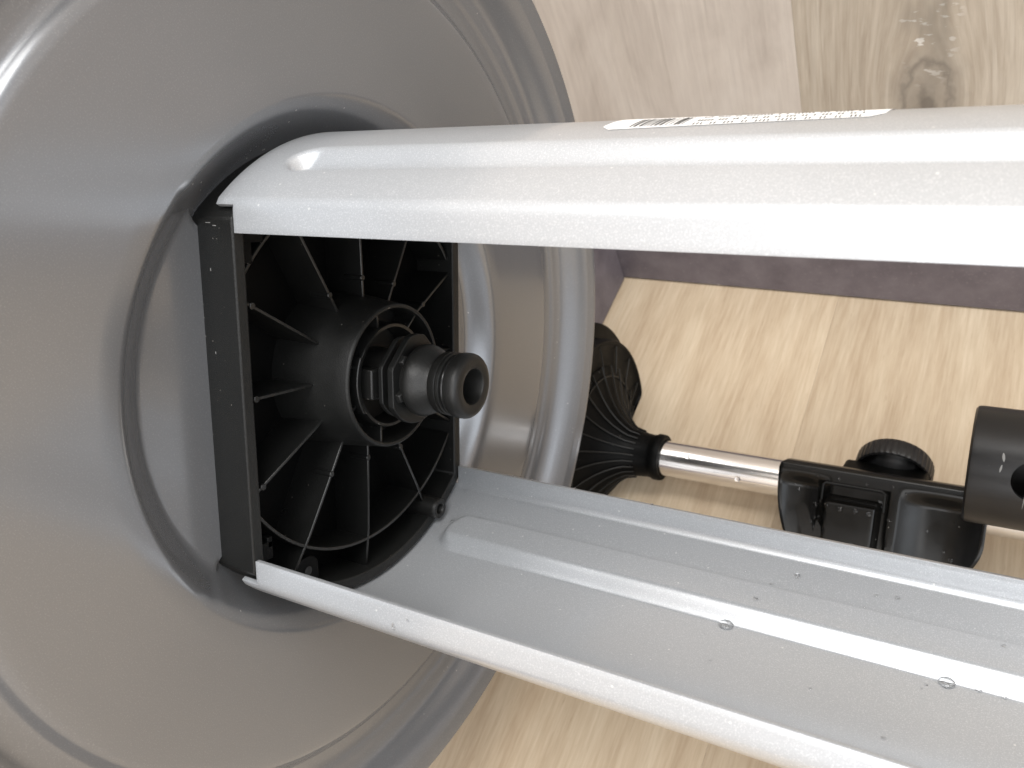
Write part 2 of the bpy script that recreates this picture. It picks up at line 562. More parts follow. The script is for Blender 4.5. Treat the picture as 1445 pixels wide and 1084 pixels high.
# --- end cap
cap = None
RC, BH = 0.393, 0.2835
def outline(rc, bh, n=28):
    """closed loop (a, b): two arcs and two straight sides"""
    t0 = math.degrees(math.asin(bh / rc))
    pts = []
    for c in (0, 180):
        for k in range(n + 1):
            t = R(c - t0 + 2 * t0 * k / n)
            pts.append((rc * math.cos(t), rc * math.sin(t)))
    return pts
bm = bmesh.new()
out = outline(RC, BH)
inn = outline(RC - 0.020, BH - 0.021)
X0, X1, XF = -0.093, 0.027, -0.064
def loopv(pts, x): return [bm.verts.new(V(x, a, b)) for a, b in pts]
lo, hi = loopv(out, X0), loopv(out, X1)
hi2, flo = loopv(inn, X1), loopv(inn, XF)
n = len(out)
for A, B in ((lo, hi), (hi, hi2), (hi2, flo)):
    for k in range(n):
        bm.faces.new((A[k], A[(k + 1) % n], B[(k + 1) % n], B[k]))
bm.faces.new(flo)
bm.faces.new(lo[::-1])
cap = link('end_cap', bm, M_black_grain, reel)
bevel(cap, 0.00055, 2)

def capmesh(name, bm, mt=None, bev=0.0, par=None, angle=30):
    o = link(name, bm, mt or M_black, par or cap, angle=angle)
    if bev: bevel(o, bev, 2)
    return o
# dark inner floor of the cap
bm = bmesh.new()
ins = outline(RC - 0.0205, BH - 0.0215)
prism(bm, [V(XF - 0.002, a, b) for a, b in ins], [V(XF + 0.003, a, b) for a, b in ins])
capmesh('cap_floor', bm)
# ring rib
RR = 0.318
bm = bmesh.new()
BI = BH - 0.0205
th = math.degrees(math.asin(BI / RR))
for c in (0, 180):
    rows = []
    for k in range(41):
        t = c - th + 2 * th * k / 40
        rows.append([bm.verts.new(Vp(x_, r, t)) for x_, r in ((XF, RR - 0.004), (0.014, RR - 0.003), (0.014, RR + 0.003), (XF, RR + 0.004))])
    for A, B in zip(rows, rows[1:]):
        for k in range(4):
            bm.faces.new((A[k], A[(k + 1) % 4], B[(k + 1) % 4], B[k]))
    bm.faces.new(rows[0]); bm.faces.new(rows[-1][::-1])
capmesh('ring_rib', bm, M_rib, bev=0.0003)
# radial ribs
for deg in range(-180, 180, 30):
    c_, s_ = math.cos(R(deg)), math.sin(R(deg))
    rmax = 0.374
    if abs(s_) > 1e-6: rmax = min(rmax, (BI + 0.001) / abs(s_))
    if deg in (30, -30): rmax = min(rmax, 0.374)
    bm = bmesh.new()
    prof_ = [(0.118, 0.022), (0.20, 0.020), (0.30, 0.0165), (0.325, 0.014), (rmax, 0.008)] if rmax > 0.33 else [(0.118, 0.022), (0.20, 0.020), (rmax, 0.0165)]
    rows = []
    for r, xt in prof_:
        row = []
        for x_, hw in ((XF, 0.0030), (xt, 0.0024), (xt, -0.0024), (XF, -0.0030)):
            a, b = r * c_ - hw * s_, r * s_ + hw * c_
            row.append(bm.verts.new(V(x_, a, b)))
        rows.append(row)
    for A, B in zip(rows, rows[1:]):
        for k in range(4):
            bm.faces.new((A[k], A[(k + 1) % 4], B[(k + 1) % 4], B[k]))
    bm.faces.new(rows[0]); bm.faces.new(rows[-1][::-1])
    # ejector mark on the rib
    rp = {-60: 0.285, -30: 0.165, 0: 0.165, 30: 0.17, 60: 0.2, -90: 0.25, -120: 0.285, -150: 0.19, 180: 0.16, -180: 0.16, 150: 0.19, 120: 0.2, 90: 0.2}[deg]
    p0 = Vp(-0.02, rp, deg); p1 = Vp(0.0225 - 0.02 * (rp - 0.12), rp, deg)
    tube(bm, p0, p1, 0.0055 * S, 0.0055 * S, 14)
    capmesh('radial_rib', bm, M_rib, bev=0.00028)
# hub tube
bm = bmesh.new()
revolve(bm, [(XF, 0.144), (-0.035, 0.139), (-0.01, 0.1362), (0.02, 0.1325), (0.06, 0.1275), (0.084, 0.1250), (0.0875, 0.1238), (0.089, 0.1215), (0.089, 0.1195), (0.0875, 0.1175), (0.05, 0.1165), (0.035, 0.116), (0.035, 0.02)], 96)
hub = capmesh('hub', bm, M_hub, par=reel, angle=40)
bm = bmesh.new()
revolve(bm, [(0.036, 0.0915), (0.080, 0.0905), (0.082, 0.0895), (0.082, 0.0845), (0.0805, 0.0835), (0.036, 0.0825)], 72)
capmesh('inner_ring', bm, M_rib, par=hub, angle=40)
for deg in (-17, 36, 80, 112, 147, -164, -113, -73):
    bm = bmesh.new()
    c_, s_ = math.cos(R(deg)), math.sin(R(deg))
    rows = []
    for r, xt in ((0.088, 0.074), (0.1185, 0.080)):
        rows.append([bm.verts.new(V(x_, r * c_ - hw * s_, r * s_ + hw * c_)) for x_, hw in ((0.036, 0.0028), (xt, 0.0020), (xt, -0.0020), (0.036, -0.0028))])
    for k in range(4):
        bm.faces.new((rows[0][k], rows[0][(k + 1) % 4], rows[1][(k + 1) % 4], rows[1][k]))
    bm.faces.new(rows[0]); bm.faces.new(rows[1][::-1])
    capmesh('hub_spoke', bm, M_rib, 0.0002, par=hub)
# thick arc segment on the left of the inner ring
bm = bmesh.new()
revolve(bm, [(0.05, 0.0925), (0.087, 0.0925), (0.087, 0.0985), (0.05, 0.0985)], 20, closed=True, a0=-122, a1=-62)
bmesh.ops.holes_fill(bm, edges=[e for e in bm.edges if len(e.link_faces) == 1])
capmesh('ring_segment', bm, M_rib, 0.0003, par=hub)
# screw boss at lower right
bm = bmesh.new()
ba, bb = -0.315, 0.187
def Vboss(x, r, deg): return V(x, ba + r * math.cos(R(deg)), bb + r * math.sin(R(deg)))
revolve(bm, [(XF, 0.0240), (0.036, 0.0210), (0.0415, 0.0205), (0.0435, 0.0190), (0.0435, 0.0115), (0.0415, 0.0100), (0.0, 0.0090), (0.0, 0.001)], 32, Vboss)
capmesh('screw_boss', bm, M_conn, angle=40)
# small catches behind the rail lips
bm = bmesh.new()
boxd(bm, -0.02, 0.020, 0.205, 0.252, -0.266, -0.243)
boxd(bm, -0.02, 0.0225, 0.236, 0.250, -0.266, -0.222)
capmesh('catch', bm, M_black, 0.0003)
bm = bmesh.new()
boxd(bm, -0.02, 0.024, -0.262, -0.232, -0.266, -0.240)
boxd(bm, -0.02, 0.024, -0.243, -0.225, -0.250, -0.240)
capmesh('catch', bm, M_black, 0.0003)
bm = bmesh.new()
pts = []
for k in range(9):
    t = R(180 * k / 8)
    pts.append((-0.318 + 0.022 * math.sin(t), -0.155 - 0.026 * math.cos(t)))
pts = [(-0.36, -0.181)] + pts + [(-0.36, -0.129)]
prism(bm, [V(0.000, a, b) for a, b in pts], [V(0.012, a, b) for a, b in pts])
capmesh('catch', bm, M_black, 0.0003)
bm = bmesh.new()
tube(bm, V(0.0119, -0.322, -0.155), V(0.0135, -0.322, -0.155), 0.0085 * S, 0.0085 * S, 20)
capmesh('catch_hole', bm, M_rubber)
# pale scuffs along the front edge of the left side
random.seed(9)
bm = bmesh.new()
for k in range(2):
    a = 0.262 + random.uniform(-0.006, 0.004); x_ = random.uniform(-0.028, 0.012)
    boxd(bm, x_, x_ + random.uniform(0.006, 0.014), a, a + 0.0012, -BH - 0.00035, -BH + 0.001)
for k in range(2):
    a = random.uniform(-0.2, 0.24); x_ = random.uniform(-0.028, 0.015)
    boxd(bm, x_, x_ + 0.0014, a, a + random.uniform(0.002, 0.006), -BH - 0.00035, -BH + 0.001)
sf = capmesh('scuff', bm, M_scratch)
sf['kind'] = 'stuff'

# --- hose connector on the axle
conn = None
bm = bmesh.new()
revolve(bm, [(0.04, 0.046), (0.098, 0.046), (0.112, 0.046), (0.130, 0.050), (0.1455, 0.0525), (0.1462, 0.0580), (0.1475, 0.0600), (0.1500, 0.0612), (0.156, 0.0612), (0.162, 0.0598), (0.169, 0.0570), (0.176, 0.0530), (0.182, 0.0490), (0.187, 0.0460), (0.190, 0.0450),
             (0.1905, 0.0480), (0.1920, 0.0510), (0.1945, 0.0522), (0.2060, 0.0526), (0.2068, 0.0518), (0.2072, 0.0500), (0.2084, 0.0500), (0.2088, 0.0518), (0.2096, 0.0528), (0.2140, 0.0530), (0.2150, 0.0518), (0.2156, 0.0465),
             (0.2228, 0.0465), (0.2234, 0.0518), (0.2246, 0.0536), (0.2300, 0.0545), (0.2390, 0.0545), (0.2440, 0.0534), (0.2475, 0.0510), (0.2495, 0.0475), (0.2502, 0.0435), (0.2502, 0.0335), (0.2492, 0.0305), (0.246, 0.0290), (0.100, 0.0280), (0.100, 0.001)], 96)
conn = link('hose_connector', bm, M_conn, reel, angle=42)
bm = bmesh.new()
revolve(bm, [(0.2192 + 0.0034 * math.cos(R(t)), 0.0478 + 0.0034 * math.sin(R(t))) for t in range(0, 360, 30)], 64, closed=True)
link('sealing_ring', bm, M_rubber, conn)
def poly_flange(x0, x1, r, n, rot, rin, flats=None):
    bm = bmesh.new()
    pts = []
    for k in range(72):
        t = k * 5.0
        # rounded outline cut by flats
        rr = r
        for q in (flats or []):
            d = abs((t - q + 180) % 360 - 180)
            if d < 60: rr = min(rr, rin / max(0.2, math.cos(R(d))))
        pts.append((rr * math.cos(R(t)), rr * math.sin(R(t))))
    prism(bm, [V(x0, a, b) for a, b in pts], [V(x1, a, b) for a, b in pts])
    return bm
o = link('collar', poly_flange(0.124, 0.136, 0.0765, 6, 0, 0.067, (-90, 90, -45, 45)), M_hub, conn, angle=12)
bevel(o, 0.0003, 2, 20)
o = link('collar', poly_flange(0.100, 0.109, 0.0700, 6, 0, 0.0615, (-90, 90, -45)), M_hub, conn, angle=12)
bevel(o, 0.0003, 2, 20)
bm = bmesh.new()
boxd(bm, 0.045, 0.094, -0.030, 0.022, -0.070, -0.046)
o = link('locking_tab', bm, M_conn, conn)
bevel(o, 0.0007, 3)
# grip lugs round the foot of the ball
for deg in (-112, -48, 40, 130):
    bm = bmesh.new()
    c_, s_ = math.cos(R(deg)), math.sin(R(deg))
    rows = []
    for r, hw in ((0.046, 0.010), (0.0635, 0.008)):
        rows.append([bm.verts.new(V(x_, r * c_ - q * s_, r * s_ + q * c_)) for x_, q in ((0.134, hw), (0.1475 - (0.004 if r > 0.05 else 0), hw * 0.8), (0.1475 - (0.004 if r > 0.05 else 0), -hw * 0.8), (0.134, -hw))])
    for k in range(4):
        bm.faces.new((rows[0][k], rows[0][(k + 1) % 4], rows[1][(k + 1) % 4], rows[1][k]))
    bm.faces.new(rows[0]); bm.faces.new(rows[1][::-1])
    o = link('grip_lug', bm, M_conn, conn)
    bevel(o, 0.0003, 2)

# --- rails
RM, TH, LIPB = 0.4035, 0.0075, 0.2775
XEND = 1.32
def bead(x, bs):
    # steep on one side, a long soft slope on the other, rounded end
    lat = sm((bs - 0.138) / 0.024) * (1 - sm((bs - 0.199) / 0.007))
    xs_ = 0.058 + 0.030 * ((bs - 0.172) / 0.034) ** 2
    return 0.0205 * lat * sm((x - xs_) / 0.020)
def rail_a(x, b, sgn):
    bs = -b * sgn - (0.020 if sgn > 0 else 0.0)
    return sgn * math.sqrt((RM - bead(x, bs)) ** 2 - b * b)
def make_rail(sgn):
    bm = bmesh.new()
    xs = [-0.007, 0.010, 0.0285]
    xs += [0.0285 + 0.15 * (k + 1) / 30 for k in range(30)]
    xs += [0.1785 + (XEND - 0.1785) * (k + 1) / 40 for k in range(40)]
    bs = []
    nb = 110
    nb = 300
    for k in range(nb + 1): bs.append(-LIPB + 0.006 + (2 * LIPB - 0.012) * k / nb)
    acut = math.sqrt(RM ** 2 - LIPB ** 2)
    rows = []
    for x in xs:
        row = []
        # lip, corner, sheet, corner, lip; the start of the arc is slightly scooped back in the middle
        lip = [(-LIPB, 0.2515), (-LIPB, 0.262), (-LIPB, 0.274), (-LIPB, acut - 0.009), (-LIPB + 0.0012, acut - 0.003)]
        for b, a in lip: row.append(bm.verts.new(V(x, sgn * a, b)))
        for b in bs: row.append(bm.verts.new(V(x, rail_a(x, b, sgn), b)))
        for b, a in lip[::-1]: row.append(bm.verts.new(V(x, sgn * a, -b)))
        rows.append(row)
    n = len(rows[0])
    for i, (A, B) in enumerate(zip(rows, rows[1:])):
        for k in range(n - 1):
            if i < 2 and (k < 4 or k > n - 6): continue
            bm.faces.new((A[k], A[k + 1], B[k + 1], B[k]))
    loose = [v for v in bm.verts if not v.link_faces]
    bmesh.ops.delete(bm, geom=loose, context='VERTS')
    o = link('rail', bm, M_silver, reel, angle=60)
    m = o.modifiers.new('sheet', 'SOLIDIFY')
    m.thickness = TH * S
    m.offset = 0
    m.use_even_offset = True
    bevel(o, 0.00035, 2, 50)
    return o
top = make_rail(1)
tag(top, 'upper rail with a barcode sticker on its back')
low = make_rail(-1)
tag(low, 'lower rail seen into its hollow side, speckled with water drops')

# --- sticker on the upper rail
RL = RM + TH / 2 + 0.0006
def lab(x, b, off=0.0):
    b = b + 0.022 * (x - 0.522) / 0.328         # stuck on slightly askew
    return V(x, math.sqrt((RL + off) ** 2 - b * b), b)
bm = bmesh.new()
lx0, lx1, lb0, lb1, rc = 0.522, 0.85, -0.129, 0.02, 0.016
rows = []
for i in range(25):
    x_ = lx0 + (lx1 - lx0) * i / 24
    e = min(x_ - lx0, lx1 - x_)
    ins_ = rc - math.sqrt(max(0, rc * rc - (rc - min(e, rc)) ** 2))
    rows.append([bm.verts.new(lab(x_, lb0 + ins_ + (lb1 - lb0 - 2 * ins_) * k / 16)) for k in range(17)])
for A, B in zip(rows, rows[1:]):
    for k in range(16):
        bm.faces.new((A[k], A[k + 1], B[k + 1], B[k]))
st = link('sticker', bm, M_label, reel)
def patch(bm, x0, x1, b0, b1):
    n = 5
    A = [bm.verts.new(lab(x0, b0 + (b1 - b0) * k / n, 0.0006)) for k in range(n + 1)]
    B = [bm.verts.new(lab(x1, b0 + (b1 - b0) * k / n, 0.0006)) for k in range(n + 1)]
    for k in range(n): bm.faces.new((A[k], A[k + 1], B[k + 1], B[k]))
random.seed(12)
bm = bmesh.new()
x_ = 0.560
for k in range(13):
    wd = random.choice((0.0012, 0.0022, 0.0034))
    patch(bm, x_, x_ + wd, -0.1225, -0.07)
    x_ += wd + random.choice((0.0016, 0.0028, 0.004))
x_ = 0.640
while x_ < 0.82:
    for q in range(random.randint(2, 5)):
        patch(bm, x_, x_ + 0.0018, -0.1265, -0.1175)
        x_ += 0.0045
    x_ += 0.007
for row in range(3):
    x_ = 0.640
    while x_ < 0.83:
        patch(bm, x_, x_ + 0.0020, -0.108 + row * 0.025, -0.098 + row * 0.025)
        x_ += random.choice((0.004, 0.004, 0.009))
o = link('barcode_print', bm, M_ink, st)
o['kind'] = 'stuff'

# ------------------------------------------------------------------ stand: chrome tube with foot, clamp and knob
TY, TZ, TR = 1.088, 0.100, 0.0440
stand = empty('reel_stand', (-0.9 * SK, TY * SK, 0.0),
              'chrome tube with ribbed black foot and black clamp plate, lying on the oak floor', 'stand')
bm = bmesh.new()
revolve(bm, [(-0.76, TR * 0.9), (-0.755, TR), (1.2, TR)], 64, lambda x, r, t: W(x, TY + r * math.cos(R(t)), TZ + r * math.sin(R(t))))
link('tube', bm, M_chrome, stand)

def Vf(x, r, t):
    sn = math.sin(R(t))
    z = TZ + r * sn
    if z < 0.02: z = 0.002 + 0.018 * math.exp((z - 0.02) / 0.018)     # flattened where it stands on the floor
    return W(x, TY + r * math.cos(R(t)), z)
def flare(r):
    # x position of the trumpet surface at radius r
    for (r0, x0), (r1, x1) in zip(FL, FL[1:]):
        if r <= r1: return x0 + (x1 - x0) * (r - r0) / (r1 - r0)
    return FL[-1][1]
FL = [(0.050, -0.715), (0.053, -0.745), (0.056, -0.775), (0.062, -0.800), (0.074, -0.816), (0.092, -0.834), (0.115, -0.850), (0.145, -0.864), (0.180, -0.876), (0.210, -0.886)]
bm = bmesh.new()
pf = [(-0.712, TR + 0.001), (-0.710, 0.050), (-0.712, 0.056), (-0.718, 0.0575), (-0.730, 0.0575), (-0.735, 0.054)] + [(x_, r) for r, x_ in FL[1:]]
revolve(bm, pf, 72, Vf)
foot = link('foot', bm, M_black, stand, angle=45)
for t in range(-66, 266, 15):
    bm = bmesh.new()
    pts = [Vf(x_ + 0.003, r + 0.003, t) for r, x_ in FL[2:]]
    if min(p.z for p in pts) > 0.006 * SK:
        wire(bm, pts, 0.0020 * SK, 6)
        link('foot_rib', bm, M_hub, foot, angle=60)
    else:
        bm.free()
bm = bmesh.new()
wire(bm, [Vf(-0.877, 0.186, t) for t in range(-22, 203, 5)], 0.0028 * SK, 6)
link('foot_ring', bm, M_hub, foot, angle=60)
bm = bmesh.new()
revolve(bm, [(-0.895, 0.17), (-0.887, 0.20), (-0.890, 0.225), (-0.892, 0.25), (-0.889, 0.262), (-0.886, 0.267), (-0.882, 0.270), (-0.882, 0.276), (-0.888, 0.279), (-0.930, 0.279), (-0.930, 0.05)], 96, Vf)
link('foot_flange', bm, M_black, foot, angle=45)
for t in range(-60, 250, 22):
    bm = bmesh.new()
    pts = [Vf(-0.882 - 0.005 * k / 4, 0.19 + 0.075 * k / 4, t + 5 * k / 4) for k in range(5)]
    if min(p.z for p in pts) > 0.006 * SK:
        wire(bm, pts, 0.0018 * SK, 6)
        link('flange_rib', bm, M_hub, foot, angle=60)
    else:
        bm.free()
bm = bmesh.new()
revolve(bm, [(-0.930, 0.20), (-0.928, 0.312), (-0.932, 0.318), (-0.941, 0.318), (-0.941, 0.20)], 96, Vf)
link('foot_base', bm, M_black, foot, angle=45)

# clamp plate: tilted, top edge at y 1.062, z 0.216
PO = Vector((-0.209, 1.062, 0.216))
PU, PD = Vector((1, 0, 0)), Vector((0, -0.8, -0.6))
PN = Vector((0, -0.6, 0.8))
def Pl(u, v, n): return (PO + PU * u + PD * v + PN * n) * SK
PWD = 0.2035
def halfw(v, left):
    if left: return 0.203 - 1.6 * max(0.0, v - 0.04) ** 2 + 0.0
    return 0.2045 - 5.5 * max(0.0, v - 0.105) ** 2
def halfw_old(v, left):
    # side outline bulges and then tapers towards the bottom
    k = 0.30 if not left else 0.16
    return PWD - k * max(0.0, v - 0.02) ** 2 * (2.2 if not left else 1.6) + (0.006 * sm(v / 0.04) if not left else 0.0)
def height(u, v):
    """relief of the plate's face"""
    h = 0.0
    W2 = PWD
    # concave wings left and right of the middle block
    for c, wd, dp in ((-0.150, 0.060, 0.030), (0.128, 0.085, 0.034)):
        d = abs(u - c) / wd
        if d < 1: h -= dp * (1 - d * d) * sm((v - 0.018) / 0.035)
    # pocket round the block and the block itself
    bu = sm((u + 0.118) / 0.006) * sm((0.028 - u) / 0.006)
    h -= 0.012 * bu * sm((v - 0.030) / 0.006)
    blk = sm((u + 0.102) / 0.010) * sm((0.012 - u) / 0.010) * sm((v - 0.056) / 0.016)
    h += 0.040 * blk
    # rounded outer rim
    return h
NU, NV, VL = 120, 70, 0.262
bm = bmesh.new()
grid = []
for j in range(NV + 1):
    v = VL * j / NV
    row = []
    for i in range(NU + 1):
        s = -1 + 2 * i / NU
        hw = halfw(v, s < 0)
        u = s * hw
        # rounded corners at the top
        rcn = 0.016
        ex = max(0.0, abs(u) - (hw - rcn)); vv = v
        if v < rcn:
            vv = max(v, rcn - math.sqrt(max(0, rcn ** 2 - ex ** 2)))
        edge = min(hw - abs(u), vv)
        rnd_ = -0.006 * (1 - sm(edge / 0.006))
        row.append(bm.verts.new(Pl(u, vv, height(u, vv) + rnd_)))
    grid.append(row)
for j in range(NV):
    for i in range(NU):
        bm.faces.new((grid[j][i], grid[j][i + 1], grid[j + 1][i + 1], grid[j + 1][i]))
border = [grid[0][i] for i in range(NU + 1)] + [grid[j][NU] for j in range(1, NV + 1)] + [grid[NV][i] for i in range(NU - 1, -1, -1)] + [grid[j][0] for j in range(NV - 1, 0, -1)]
back_ = [bm.verts.new(b.co - PN * 0.034 * SK + (PD * -0.004 * S if b.co == b.co else Vector())) for b in border]
for k in range(len(border)):
    k2 = (k + 1) % len(border)
    try: bm.faces.new((border[k], back_[k], back_[k2], border[k2]))
    except ValueError: pass
try: bm.faces.new(back_)
except ValueError: pass
clamp = link('clamp_plate', bm, M_wet, stand, angle=40)
# clamp body between plate and tube
bm = bmesh.new()
bw = 0.085
def cl(u): return [ (PO + PU * u + PD * 0.01 + PN * -0.03) * SK, (PO + PU * u + PD * 0.17 + PN * -0.03) * SK,
                    W(PO.x + u, TY - 0.035, TZ - 0.055), W(PO.x + u, TY + 0.055, TZ - 0.040), W(PO.x + u, TY + 0.062, TZ + 0.03)]
prism(bm, cl(-bw), cl(bw))
o = link('clamp_body', bm, M_black, stand)
bevel(o, 0.002, 3)
# moulded ledge above the block
bm = bmesh.new()
wire(bm, [Pl(-0.112 + 0.006, 0.070, 0.001), Pl(-0.106, 0.038, 0.001), Pl(-0.101, 0.033, 0.001), Pl(0.010, 0.033, 0.001), Pl(0.017, 0.038, 0.001), Pl(0.018, 0.075, 0.001)], 0.0022 * SK, 8)
link('moulded_edge', bm, M_hub, clamp, angle=60)
# knob behind the plate
KO = Vector((-0.198, 1.142, 0.100))
KD = Vector((0.03, 0.99, -0.06)).normalized()
KU = KD.orthogonal().normalized(); KV = KD.cross(KU)
KD = KD
def Kn(h, r, t): return (KO + KD * h + (KU * math.cos(R(t)) + KV * math.sin(R(t))) * r) * SK
bm = bmesh.new()
revolve(bm, [(-0.04, 0.001), (-0.04, 0.036), (-0.012, 0.040), (-0.004, 0.050), (0.004, 0.057), (0.010, 0.060), (0.012, 0.063), (0.010, 0.067), (0.002, 0.071), (-0.001, 0.075), (0.001, 0.079), (0.006, 0.0805), (0.036, 0.0795), (0.043, 0.076), (0.046, 0.068), (0.046, 0.001)], 240,
        lambda h, r, t: Kn(h, r + (0.0007 * math.cos(R(t * 40)) if r > 0.0785 else 0), t))
link('knob', bm, M_sleeve, stand, angle=40)

# ------------------------------------------------------------------ dark sleeve lying on the tube
SY, SZ, SR = 1.034, 0.347, 0.108
def Vs(x, r, t): return W(x, SY + r * math.cos(R(t)), SZ + r * math.sin(R(t)))
bm = bmesh.new()
XL = -0.046
revolve(bm, [(0.70, SR - 0.014), (XL + 0.004, SR - 0.014), (XL, SR - 0.010), (XL, SR - 0.006), (XL + 0.004, SR - 0.001), (XL + 0.010, SR), (0.70, SR)], 128, Vs, closed=True)
slv = link('sleeve_pipe', bm, M_sleeve, origin=(0.3 * SK, SY * SK, (SZ - SR) * SK), angle=40)
tag(slv, 'thick scuffed black plastic sleeve at the right edge above the clamp plate', 'pipe sleeve')
# its round side hole, really cut
ct = bmesh.new()
hd = Vector((0.0, -0.707, 0.707)).normalized()
hp = Vector((0.0555, SY, SZ))
# aim at the wall point seen just off the right edge of the picture
tube(ct, (hp + hd * 0.02) * SK, (hp + hd * 0.2) * SK, 0.034 * SK, 0.034 * SK, 48)
cme = bpy.data.meshes.new('cut'); ct.to_mesh(cme); ct.free()
cob = bpy.data.objects.new('cut', cme); sc.collection.objects.link(cob)
md = slv.modifiers.new('hole', 'BOOLEAN'); md.operation = 'DIFFERENCE'; md.object = cob; md.solver = 'EXACT'
bpy.context.view_layer.update()
dg = bpy.context.evaluated_depsgraph_get()
nm = bpy.data.meshes.new_from_object(slv.evaluated_get(dg))
slv.modifiers.clear(); slv.data = nm; nm.name = 'sleeve_pipe'
for p_ in nm.polygons: p_.use_smooth = True
nm.set_sharp_from_angle(angle=R(40))
bpy.data.objects.remove(cob)
def scr(x0, x1, t0, t1, wd, n=6):
    bm = bmesh.new()
    L_, R_ = [], []
    for k in range(n + 1):
        f = k / n; x_ = x0 + (x1 - x0) * f; t = t0 + (t1 - t0) * f; q = wd * (0.3 + 0.7 * math.sin(math.pi * f))
        L_.append(bm.verts.new(Vs(x_ - q, SR + 0.0004, t))); R_.append(bm.verts.new(Vs(x_ + q, SR + 0.0004, t)))
    for k in range(n): bm.faces.new((L_[k], L_[k + 1], R_[k + 1], R_[k]))
    return link('scuff', bm, M_scratch, slv)
scr(0.006, 0.008, 112, 120, 0.0022)
scr(0.006, 0.004, 123, 130, 0.0016)
scr(0.046, 0.044, 142, 163, 0.0007)

# ------------------------------------------------------------------ water drops and flecks
def drop_mesh(n=20, m=7, flat=0.48):
    bm = bmesh.new()
    rows = []
    for j in range(1, m + 1):
        t = R(90 * (1 - j / m) if False else 90 * j / m)
        rows.append([bm.verts.new((math.sin(t) * math.cos(2 * math.pi * k / n), math.sin(t) * math.sin(2 * math.pi * k / n), flat * math.cos(t))) for k in range(n)])
    tp = bm.verts.new((0, 0, flat))
    for k in range(n): bm.faces.new((tp, rows[0][k], rows[0][(k + 1) % n]))
    for A, B in zip(rows, rows[1:]):
        for k in range(n): bm.faces.new((A[k], B[k], B[(k + 1) % n], A[(k + 1) % n]))
    lowr = [bm.verts.new((v.co.x * 0.95, v.co.y * 0.95, -0.18)) for v in rows[-1]]
    for k in range(n): bm.faces.new((rows[-1][k], lowr[k], lowr[(k + 1) % n], rows[-1][(k + 1) % n]))
    bm.faces.new(lowr[::-1])
    bmesh.ops.recalc_face_normals(bm, faces=bm.faces)
    me = bpy.data.meshes.new('water_drop')
    bm.to_mesh(me); bm.free()
    for p in me.polygons: p.use_smooth = True
    me.materials.append(M_water)
    return me
DM = drop_mesh()
def drop(pos, nrm, r, label, group, sx=1.0):
    o = bpy.data.objects.new('water_drop', DM)
    sc.collection.objects.link(o)
    o.location = pos
    o.rotation_euler = nrm.to_track_quat('Z', 'Y').to_euler()
    o.scale = (r * sx, r, r)
    return tag(o, label, 'water drop', group)

def low_surf(x, b):
    e = 0.002
    f = lambda x, b: V(x, rail_a(x, b, -1), b)
    p = f(x, b)
    n = (f(x + e, b) - f(x - e, b)).cross(f(x, b + e) - f(x, b - e)).normalized()
    c = V(x, 0, 0) - p
    if n.dot(c) < 0: n = -n
    return p + n * (TH / 2) * S, n
G_F = 'drops along the fold of the lower rail'
G_R = 'drops along the bead of the lower rail'
G_I = 'drops inside the lower rail'
L_F = 'tiny clear water drop in the far inner fold of the lower silver rail'
L_R = 'small water drop on the far edge of the raised bead in the lower rail'
L_I = 'small clear water drop on the smooth inner face of the lower silver rail'
drops = [(0.051, 0.27, 0.0018), (0.096, 0.269, 0.0019), (0.123, 0.27, 0.0015), (0.153, 0.27, 0.0018), (0.187, 0.269, 0.0015), (0.208, 0.269, 0.0012), (0.235, 0.268, 0.0015), (0.27, 0.269, 0.0025),
 (0.092, 0.215, 0.0032), (0.115, 0.225, 0.0024), (0.151, 0.216, 0.0018), (0.051, 0.237, 0.0017), (0.065, 0.234, 0.0013), (0.06, 0.207, 0.0023), (0.105, 0.205, 0.002), (0.221, 0.205, 0.0038), (0.425, 0.203, 0.0026), (0.105, 0.122, 0.0012), (0.168, 0.203, 0.0014),
 (0.65, 0.24, 0.0018), (0.734, 0.250, 0.0038), (0.697, 0.23, 0.0018), (0.829, 0.244, 0.0013), (0.857, 0.248, 0.0028), (0.888, 0.252, 0.0028), (0.918, 0.256, 0.0013), (0.845, 0.228, 0.0015), (0.686, 0.177, 0.0027),
 (0.651, 0.138, 0.0112), (0.974, 0.139, 0.0112), (1.014, 0.142, 0.0052), (1.046, 0.141, 0.003), (0.912, -0.009, 0.0030), (0.803, 0.055, 0.0018), (0.821, 0.077, 0.0012), (0.624, 0.109, 0.0016), (0.653, 0.053, 0.0017), (0.949, 0.126, 0.0016), (0.944, 0.117, 0.0011), (0.529, 0.139, 0.0014),
 (0.475, 0.204, 0.0024), (0.427, 0.204, 0.0021), (0.583, 0.204, 0.0021), (0.839, 0.202, 0.0024), (0.904, 0.201, 0.0018), (0.932, 0.2, 0.0016), (0.971, 0.201, 0.0014), (0.998, 0.201, 0.0014), (1.038, 0.197, 0.0024), (0.886, 0.088, 0.001)]
special = {28: 'left one of two large round water drops on the near edge of the bead', 29: 'right one of two large round water drops on the near edge of the bead',
           30: 'mid-sized water drop on the bead, just right of the right-hand large drop', 20: 'largest water drop between the bead and the far lip of the lower rail',
           32: 'lone water drop close to the near lip, inside the lower rail'}
for i, (x_, b_, r_) in enumerate(drops):
    p_, n_ = low_surf(x_, b_)
    if i in special: lb, gr = special[i], None
    elif b_ > 0.262: lb, gr = L_F, G_F
    elif 0.195 < b_ < 0.208: lb, gr = L_R, G_R
    else: lb, gr = L_I, G_I
    drop(p_, n_, r_ * S * (1.35 if r_ < 0.004 else 1.0), lb, gr, random.uniform(0.9, 1.2))
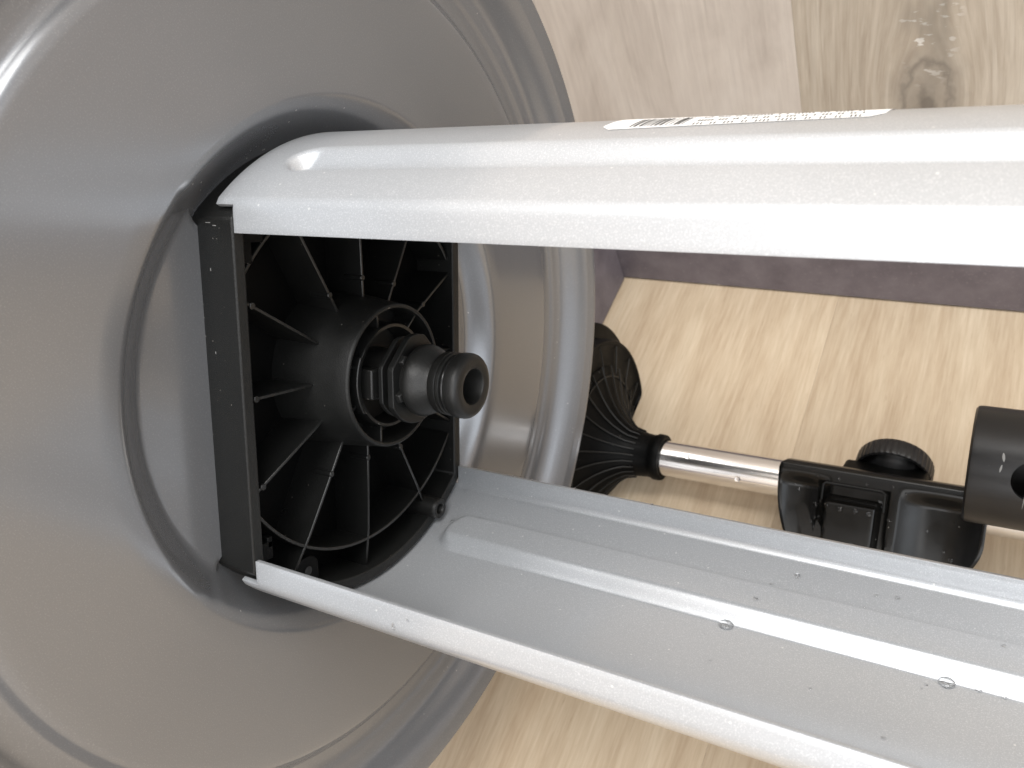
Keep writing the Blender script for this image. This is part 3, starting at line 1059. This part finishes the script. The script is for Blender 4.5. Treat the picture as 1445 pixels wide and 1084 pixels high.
# on the outer face of the near lip
nb_ = (V(0, 0, -1) - V(0, 0, 0)).normalized()
drop(V(0.300, -0.285, -LIPB - TH / 2), nb_, 0.0052 * S, 'flattened water drop on the outside of the near lip of the lower rail', None, 0.7)
drop(V(0.325, -0.268, -LIPB - TH / 2), nb_, 0.0026 * S, 'small water drop just right of the flattened drop on the near lip', None)
# on the far lip edge
for x_ in (0.16, 0.205, 0.30, 0.46):
    drop(V(x_, -0.2515 + 0.001, LIPB), (V(0, 1, 0) - V(0, 0, 0)).normalized(), 0.0028 * S, 'small water drop on the top edge of the far lip of the lower rail', 'drops on the far lip edge')
# on the clamp plate
for u, v, r_ in ((-0.12, 0.022, 0.003), (-0.075, 0.022, 0.0035), (-0.02, 0.024, 0.003), (0.03, 0.02, 0.003), (0.055, 0.028, 0.002), (-0.090, 0.078, 0.004), (-0.062, 0.082, 0.005), (-0.032, 0.080, 0.005), (-0.006, 0.082, 0.006), (-0.12, 0.085, 0.005),
                 (-0.125, 0.125, 0.004), (0.030, 0.09, 0.004), (-0.03, 0.150, 0.006), (0.10, 0.10, 0.003), (0.135, 0.135, 0.0035), (0.15, 0.150, 0.005), (-0.17, 0.05, 0.003), (-0.16, 0.06, 0.003), (0.02, 0.055, 0.003)):
    drop(Pl(u, v, height(u, v)), PN, r_ * SK, 'small water drop on the wet black clamp plate', 'drops on the clamp plate')
# on the disc flange and tube
drop(Vp(0.018, 0.8235, 22), Vector((0.9, -0.2, -0.3)).normalized(), 0.004 * S, 'pale water drop on the upper bright flange of the disc', None)
drop(W(-0.64, TY, TZ) + (Vector((0, -0.3, 0.95)).normalized() * TR * SK), Vector((0, -0.3, 0.95)).normalized(), 0.006 * S, 'water drop on the chrome tube near the ribbed foot', None)
drop(W(-0.515, TY, TZ) + (Vector((0, -0.85, 0.52)).normalized() * TR * SK), Vector((0, -0.85, 0.52)).normalized(), 0.008 * S, 'larger water drop on the chrome tube beside the clamp plate', None)

# dark flecks on the floor under the lower rail
for (fx, fy, r_, lb) in ((-0.560, 0.300, 0.0085, 'dark brown fleck on the oak floor, bigger of two under the lower rail'), (-0.410, 0.395, 0.0050, 'tiny dark fleck on the oak floor beside the edge of the lower rail')):
    bm = bmesh.new()
    c = bm.verts.new(W(fx, fy, 0.0042))
    ring = [bm.verts.new(W(fx + r_ * (1 + 0.35 * math.sin(3 * t + 1)) * math.cos(t) * 0.8, fy + r_ * math.sin(t) * 1.2, 0.0012)) for t in [2 * math.pi * k / 12 for k in range(12)]]
    for k in range(12): bm.faces.new((c, ring[k], ring[(k + 1) % 12]))
    o = link('wood_fleck', bm, M_dirt, origin=W(fx, fy, 0.0))
    tag(o, lb, 'fleck')
